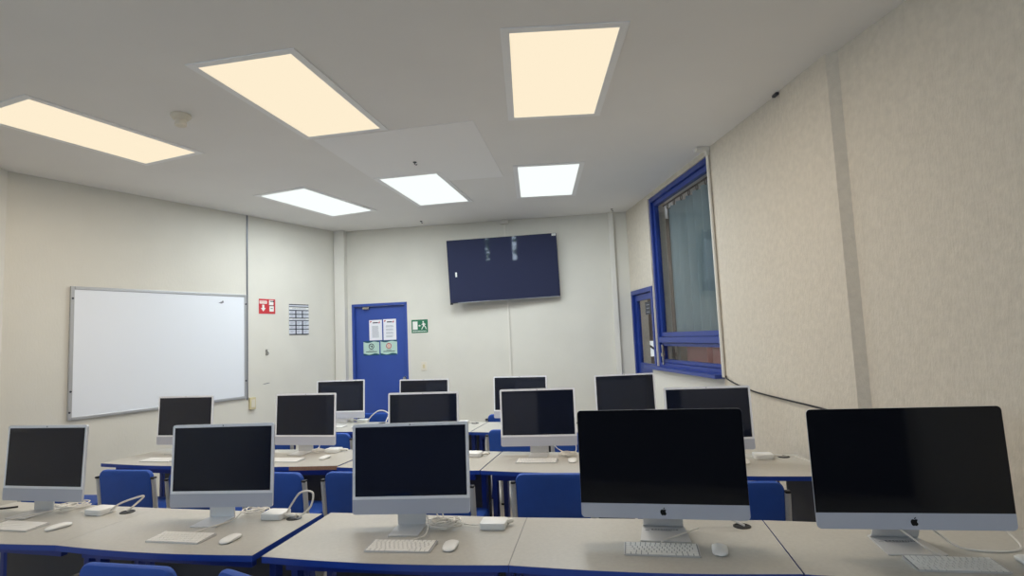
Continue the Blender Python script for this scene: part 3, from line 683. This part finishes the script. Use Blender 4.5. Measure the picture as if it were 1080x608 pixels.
# ------------------------------------------------------------------ power adapters, coiled cables, cords
def adapter(x, y, yaw, label, cords=(), size=(.115, .10, .029)):
    m = at(x, y, ZT, yaw); t = thing('power_adapter', label, 'power adapter', m, 'white power adapters'); w, d, h = size
    MB().prism(rr(w, d, .016, 5), 0, h).build('brick', 'white_plastic', t, bevel=.004, smooth=True)
    inv = m.inverted()
    for nm, pts, r in cords:
        P = [inv @ Vector(p) for p in pts]
        MB().tube(spline(P), r, 7).build(nm, 'cable_white', t, smooth=True)
    return t
def coil(x, y, R, turns, seed, label, tails=(), squash=.8, yaw=0):
    rnd = random.Random(seed); P = []; N = 18
    for k in range(turns*N):
        a = 2*PI*k/N; tr = k/N
        rad = R*(.62+.38*rnd.random()*.5+.25*math.sin(tr*2.4+seed)); 
        P.append(((rad*math.cos(a)+.006*math.sin(tr*3)), squash*rad*math.sin(a), .009+.020*(tr/turns)+.004*math.sin(a*2+seed+tr)))
    m = at(x, y, ZD, yaw); t = thing('coiled_cable', label, 'cable', m, 'coiled white cables')
    S = spline([P[0]]+P[2::3], 3)
    MB().tube([p for p in S], .0033, 6).build('coil', 'cable_white', t, smooth=True)
    inv = m.inverted()
    for pts in tails: MB().tube(spline([inv @ Vector(p) for p in pts]), .003, 6).build('cable_tail', 'cable_white', t, smooth=True)
    return t
def cord(name, label, pts, r=.003, m='cable_white'):
    return tag(MB().tube(spline(pts), r, 7).build(name, m, smooth=True), label, 'cable')
z = ZD
adapter(-2.235, 3.095, -16, 'white power adapter on the leftmost front desk',
        [('power_cord', [(-2.175, 3.09, z+.016), (-2.12, 3.08, z+.05), (-2.03, 3.08, z+.078), (-2.01, 3.10, z+.075), (-2.05, 3.085, z+.035), (-2.08, 3.075, z+.01)], .005), ('cable', [(-2.295, 3.09, z+.012), (-2.33, 3.105, z+.006), (-2.365, 3.12, z+.008)], .003)])
coil(-2.46, 3.20, .075, 6, 1, 'coiled white cable beside the leftmost front computer', [[(-2.43, 3.19, z+.02), (-2.47, 3.22, z+.08), (-2.50, 3.23, z+.12)], [(-2.45, 3.18, z+.02), (-2.53, 3.08, z+.02), (-2.66, 2.98, z+.012)]], 1.0)
adapter(-1.215, 2.885, -10, 'white power adapter beside the black gap of the second front desk',
        [('power_cord', [(-1.16, 2.88, z+.016), (-1.135, 2.88, z+.06), (-1.09, 2.88, z+.115), (-1.03, 2.88, z+.112), (-1.035, 2.86, z+.05), (-1.08, 2.835, z+.012)], .0048),
         ('plug', [(-1.16, 2.865, z+.014), (-1.13, 2.855, z+.016), (-1.10, 2.845, z+.014)], .009), ('cable', [(-1.27, 2.90, z+.012), (-1.28, 2.905, z+.006), (-1.285, 2.91, z+.008)], .003)])
coil(-1.345, 2.955, .07, 5, 5, 'bunched white cable behind the second computer from left', [[(-1.36, 2.95, z+.03), (-1.38, 2.96, z+.07), (-1.40, 2.95, z+.10)], [(-1.34, 2.96, z+.03), (-1.30, 2.97, z+.05), (-1.27, 2.95, z+.045)]], .8)
adapter(-.125, 2.600, -8, 'white power adapter by the hole of the central front desk',
        [('plug', [(-.07, 2.605, z+.018), (-.055, 2.612, z+.020), (-.045, 2.622, z+.018)], .010), ('cable', [(-.18, 2.60, z+.012), (-.22, 2.61, z+.009), (-.262, 2.63, z+.010)], .003)])
coil(-.355, 2.640, .088, 7, 9, 'coiled white cable beside the central front computer', [[(-.37, 2.67, z+.02), (-.40, 2.68, z+.06), (-.42, 2.68, z+.10)], [(-.35, 2.66, z+.02), (-.375, 2.69, z+.07), (-.39, 2.69, z+.10)]], .95)
adapter(-1.455, 4.545, -12, 'small white power adapter on the desk with the bare chipboard edge', [('plug', [(-1.40, 4.54, z+.016), (-1.37, 4.535, z+.018), (-1.34, 4.53, z+.014)], .01)])
coil(-1.575, 4.545, .055, 5, 13, 'coiled white cable behind the computer with the bare chipboard edge', [[(-1.60, 4.57, z+.02), (-1.60, 4.64, z+.035), (-1.63, 4.68, z+.09)]], .8)
adapter(-.325, 4.155, -12, 'white power adapter peeping out right of the central front computer', [('plug', [(-.27, 4.15, z+.014), (-.24, 4.155, z+.014), (-.22, 4.16, z+.01)], .009)])
coil(.34, 4.02, .065, 6, 17, 'coiled white cable on the middle row right of centre', [[(.32, 4.04, z+.02), (.27, 4.15, z+.035), (.22, 4.20, z+.10)], [(.39, 4.04, z+.02), (.41, 4.14, z+.03), (.405, 4.20, z+.12)]], .8)
adapter(1.555, 3.705, -10, 'white power adapter on the right end desk of the middle row', [('plug', [(1.61, 3.70, z+.014), (1.65, 3.695, z+.013), (1.67, 3.69, z+.012)], .006), ('cable', [(1.50, 3.71, z+.012), (1.44, 3.72, z+.007), (1.38, 3.75, z+.02)], .003)])
cord('loose_cable', 'thin white cord curving to the wall from the right end desk', [(1.67, 3.69, z+.008), (1.73, 3.70, z+.008), (1.755, 3.66, z+.005), (1.765, 3.56, z+.005), (1.762, 3.42, z+.005)], .0025)
adapter(-1.665, 6.20, -15, 'white power adapter on the back row before the blue door',
        [('power_cord', [(-1.61, 6.19, z+.016), (-1.56, 6.18, z+.07), (-1.49, 6.16, z+.115), (-1.42, 6.14, z+.115), (-1.37, 6.12, z+.08), (-1.39, 6.07, z+.01)], .006)], (.11, .09, .03))
coil(-1.78, 6.22, .055, 5, 21, 'small bunched white cable on the back row before the door', [[(-1.79, 6.22, z+.02), (-1.80, 6.23, z+.06), (-1.81, 6.22, z+.1)]], .7)
adapter(-.545, 5.775, -15, 'tiny white power adapter on the back row above the central front computer', [('plug', [(-.49, 5.77, z+.012), (-.46, 5.755, z+.008), (-.42, 5.735, z+.008)], .006)], (.10, .08, .026))
# charging cables to the keyboards
CT = 'keyboard_cable'
cord(CT, 'thin white keyboard cable on the second desk from left', [(-1.51, 2.683, z+.006), (-1.50, 2.71, z+.004), (-1.44, 2.75, z+.014), (-1.405, 2.84, z+.010), (-1.39, 2.91, z+.03)])
cord(CT, 'thin white keyboard cable looping over the foot of the central front computer', [(-.475, 2.458, z+.006), (-.45, 2.475, z+.005), (-.415, 2.50, z+.012), (-.41, 2.55, z+.03), (-.42, 2.61, z+.045), (-.43, 2.64, z+.05)])
cord(CT, 'white keyboard cable under the large computer right of centre', [(.54, 2.300, z+.006), (.55, 2.315, z+.010), (.60, 2.345, z+.012), (.66, 2.385, z+.014), (.73, 2.435, z+.012)], .003)
cord(CT, 'white keyboard cable hanging from the large computer at the right edge', [(1.475, 2.055, z+.006), (1.45, 2.075, z+.012), (1.42, 2.10, z+.035), (1.395, 2.13, z+.06), (1.38, 2.15, z+.075)], .003)
cord('loose_cable', 'white cord looping on the desk at the right edge', [(1.50, 2.17, z+.075), (1.54, 2.17, z+.04), (1.58, 2.13, z+.008), (1.68, 2.09, z+.004), (1.77, 2.10, z+.006), (1.785, 2.14, z+.03), (1.77, 2.19, z+.06)], .0035)
cord('loose_cable', 'grey cord running into the desk hole behind the large computer', [(.70, 2.50, z+.08), (.80, 2.49, z+.05), (.88, 2.47, z+.03), (.93, 2.455, z+.008)], .005)
cord('loose_cable', 'black cord at the far left edge of the front row', [(-3.05, 3.27, z+.004), (-2.99, 3.26, z+.005), (-2.90, 3.26, z+.004), (-2.84, 3.285, z+.004)], .005, 'cable_black')
cord('loose_cable', 'black cord hanging below the right end desk of the middle row', [(1.53, 3.72, .70), (1.535, 3.73, .62), (1.50, 3.74, .54), (1.47, 3.74, .44), (1.46, 3.73, .3), (1.47, 3.70, .02)], .006, 'cable_black')
cord('loose_cable', 'ochre cord hanging below the right end desk of the middle row', [(1.62, 3.70, .70), (1.625, 3.71, .62), (1.65, 3.71, .56), (1.67, 3.70, .50), (1.675, 3.69, .3), (1.67, 3.66, .02)], .006, 'cable_ochre')

# ------------------------------------------------------------------ chairs
def make_chair(label, mtx, group):
    """origin on the floor under the seat; the back is at -y (towards the camera)"""
    t = thing('classroom_chair', label, 'chair', mtx, group)
    W = .43; b = MB(); rings = []
    out = rr(W, .34, (.03, .03, .045, .045), 5, cy=.60)
    for k, dy in ((.90, -.020), (.975, -.016), (1, -.006), (1, .006), (.975, .016), (.90, .020)):
        rings.append([(x*k, -.20+dy-.035*(z-.60)/.34*2*.5-.16*(x*x-.02), .60+(z-.60)*(1-(1-k)*1.1)) for x, z in out])
    b.loft(rings); b.build('backrest', 'chair_blue', t, smooth=True)
    b = MB(); out = rr(.43, .42, .05, 6, cy=.02); rings = []
    for k, z in ((.93, .425), (1, .433), (1, .455), (.97, .467), (.88, .472)): rings.append([(x*k, .02+(y-.02)*k, z) for x, y in out])
    b.loft(rings); b.build('seat', 'chair_blue', t, smooth=True)
    for s in (-1, 1):
        x = s*.228
        u = MB(); u.tube([(x, -.10, .40), (x, -.165, .44), (x, -.205, .52), (x, -.215, .62), (x, -.225, .715)], .011, 10, flat=(.017, .012)); up = u.build('upright', 'chair_steel', t, smooth=True)
        c = MB(); c.box(x-.014, x+.014, -.242, -.208, .712, .726); c.build('end_cap', 'black_plastic', up, bevel=.005)
        l = MB(); l.tube([(x, -.10, .41), (x, -.17, .25), (x*1.04, -.24, .012)], .012, 10); l = l.build('leg', 'chair_steel', t, smooth=True)
        MB().cyl((x*1.04, -.24, 0), .016, .018, 10).build('foot_cap', 'black_plastic', l)
        l = MB(); l.tube([(x, -.12, .41), (x, .16, .41), (x, .20, .39), (x*1.03, .225, .012)], .012, 10); l = l.build('leg', 'chair_steel', t, smooth=True)
        MB().cyl((x*1.03, .225, 0), .016, .018, 10).build('foot_cap', 'black_plastic', l)
    b = MB(); b.tube([(-.238, -.05, .41), (.238, -.05, .41)], .01, 8); b.tube([(-.238, .14, .41), (.238, .14, .41)], .01, 8); b.build('seat_frame', 'chair_steel', t, smooth=True)
    return t
CG = 'blue upholstered chairs between the desk rows'
# centre of backrest (x, y), yaw, label
CH = [(-3.40, 4.17, -8, 'blue chair past the left end of the middle row, half hidden by the leftmost computer'),
      (-2.715, 4.01, -12, 'blue chair at the left end desk of the middle row, steel post at its right'),
      (-2.13, 3.84, -12, 'blue chair behind the second computer from left, only its left edge showing'),
      (-1.58, 3.735, -14, 'blue chair showing right of the second computer from left'),
      (-1.02, 3.64, -12, 'blue chair beside the dark leg panel, left of the central front computer'),
      (-.50, 3.42, -12, 'blue chair hidden behind the central front computer, steel post at its right'),
      (.185, 3.385, -10, 'blue chair between the central computer and the large black-screened one'),
      (1.138, 3.03, -8, 'blue chair right of the large black-screened computer'),
      (-2.32, 5.40, -12, 'blue chair of the back row left of the second middle-row computer stand'),
      (-1.72, 5.26, -14, 'blue chair of the back row right of the second middle-row computer stand'),
      (-.05, 5.02, -14, 'blue chair of the back row left of the computer with a visible keyboard'),
      (.50, 4.66, -12, 'blue chair of the back row showing under the computer right of centre'),
      (-.10, 6.05, -10, 'blue chair beyond the back row under the television'),
      (-1.60, 6.62, -8, 'blue chair beyond the back row before the blue door'),
      (-1.50, 2.235, -13, 'blue chair at the bottom edge tucked before the second front desk'),
      (-.93, 2.05, -33, 'blue chair corner at the bottom edge below the black gap between front desks')]
def seat_at(x, y, yw): return at(x, y, 0, yw) @ Matrix.Translation((0, .21, 0))
c0 = make_chair(CH[0][3], seat_at(*CH[0][:3]), CG)
for x, y, yw, lb in CH[1:]: dup(c0, seat_at(x, y, yw), lb)

# ------------------------------------------------------------------ camera, world, exposure
w = bpy.data.worlds.new('daylight'); sc.world = w; w.use_nodes = True
bg = w.node_tree.nodes['Background']; bg.inputs[0].default_value = (.75, .85, 1, 1); bg.inputs[1].default_value = 5.2
cam = bpy.data.cameras.new('camera'); cam.sensor_width = 36; cam.lens = 597.6/1080*36; cam.clip_start = .05
co_ = bpy.data.objects.new('camera', cam); COL.objects.link(co_); sc.camera = co_
p, r = math.radians(5.035), math.radians(-2.482)
Fw = Vector((0, math.cos(p), math.sin(p))); U0 = Vector((0, -math.sin(p), math.cos(p))); X0 = Vector((1, 0, 0))
Rv = math.cos(r)*X0+math.sin(r)*U0; Uv = -math.sin(r)*X0+math.cos(r)*U0
mw = Matrix((Rv, Uv, -Fw)).transposed().to_4x4(); mw.translation = Vector((0, 0, 1.5627)); co_.matrix_world = mw
sc.view_settings.view_transform = 'Standard'; sc.view_settings.look = 'None'; sc.view_settings.gamma = 1
sc.view_settings.use_curve_mapping = False; sc.view_settings.exposure = 0.12
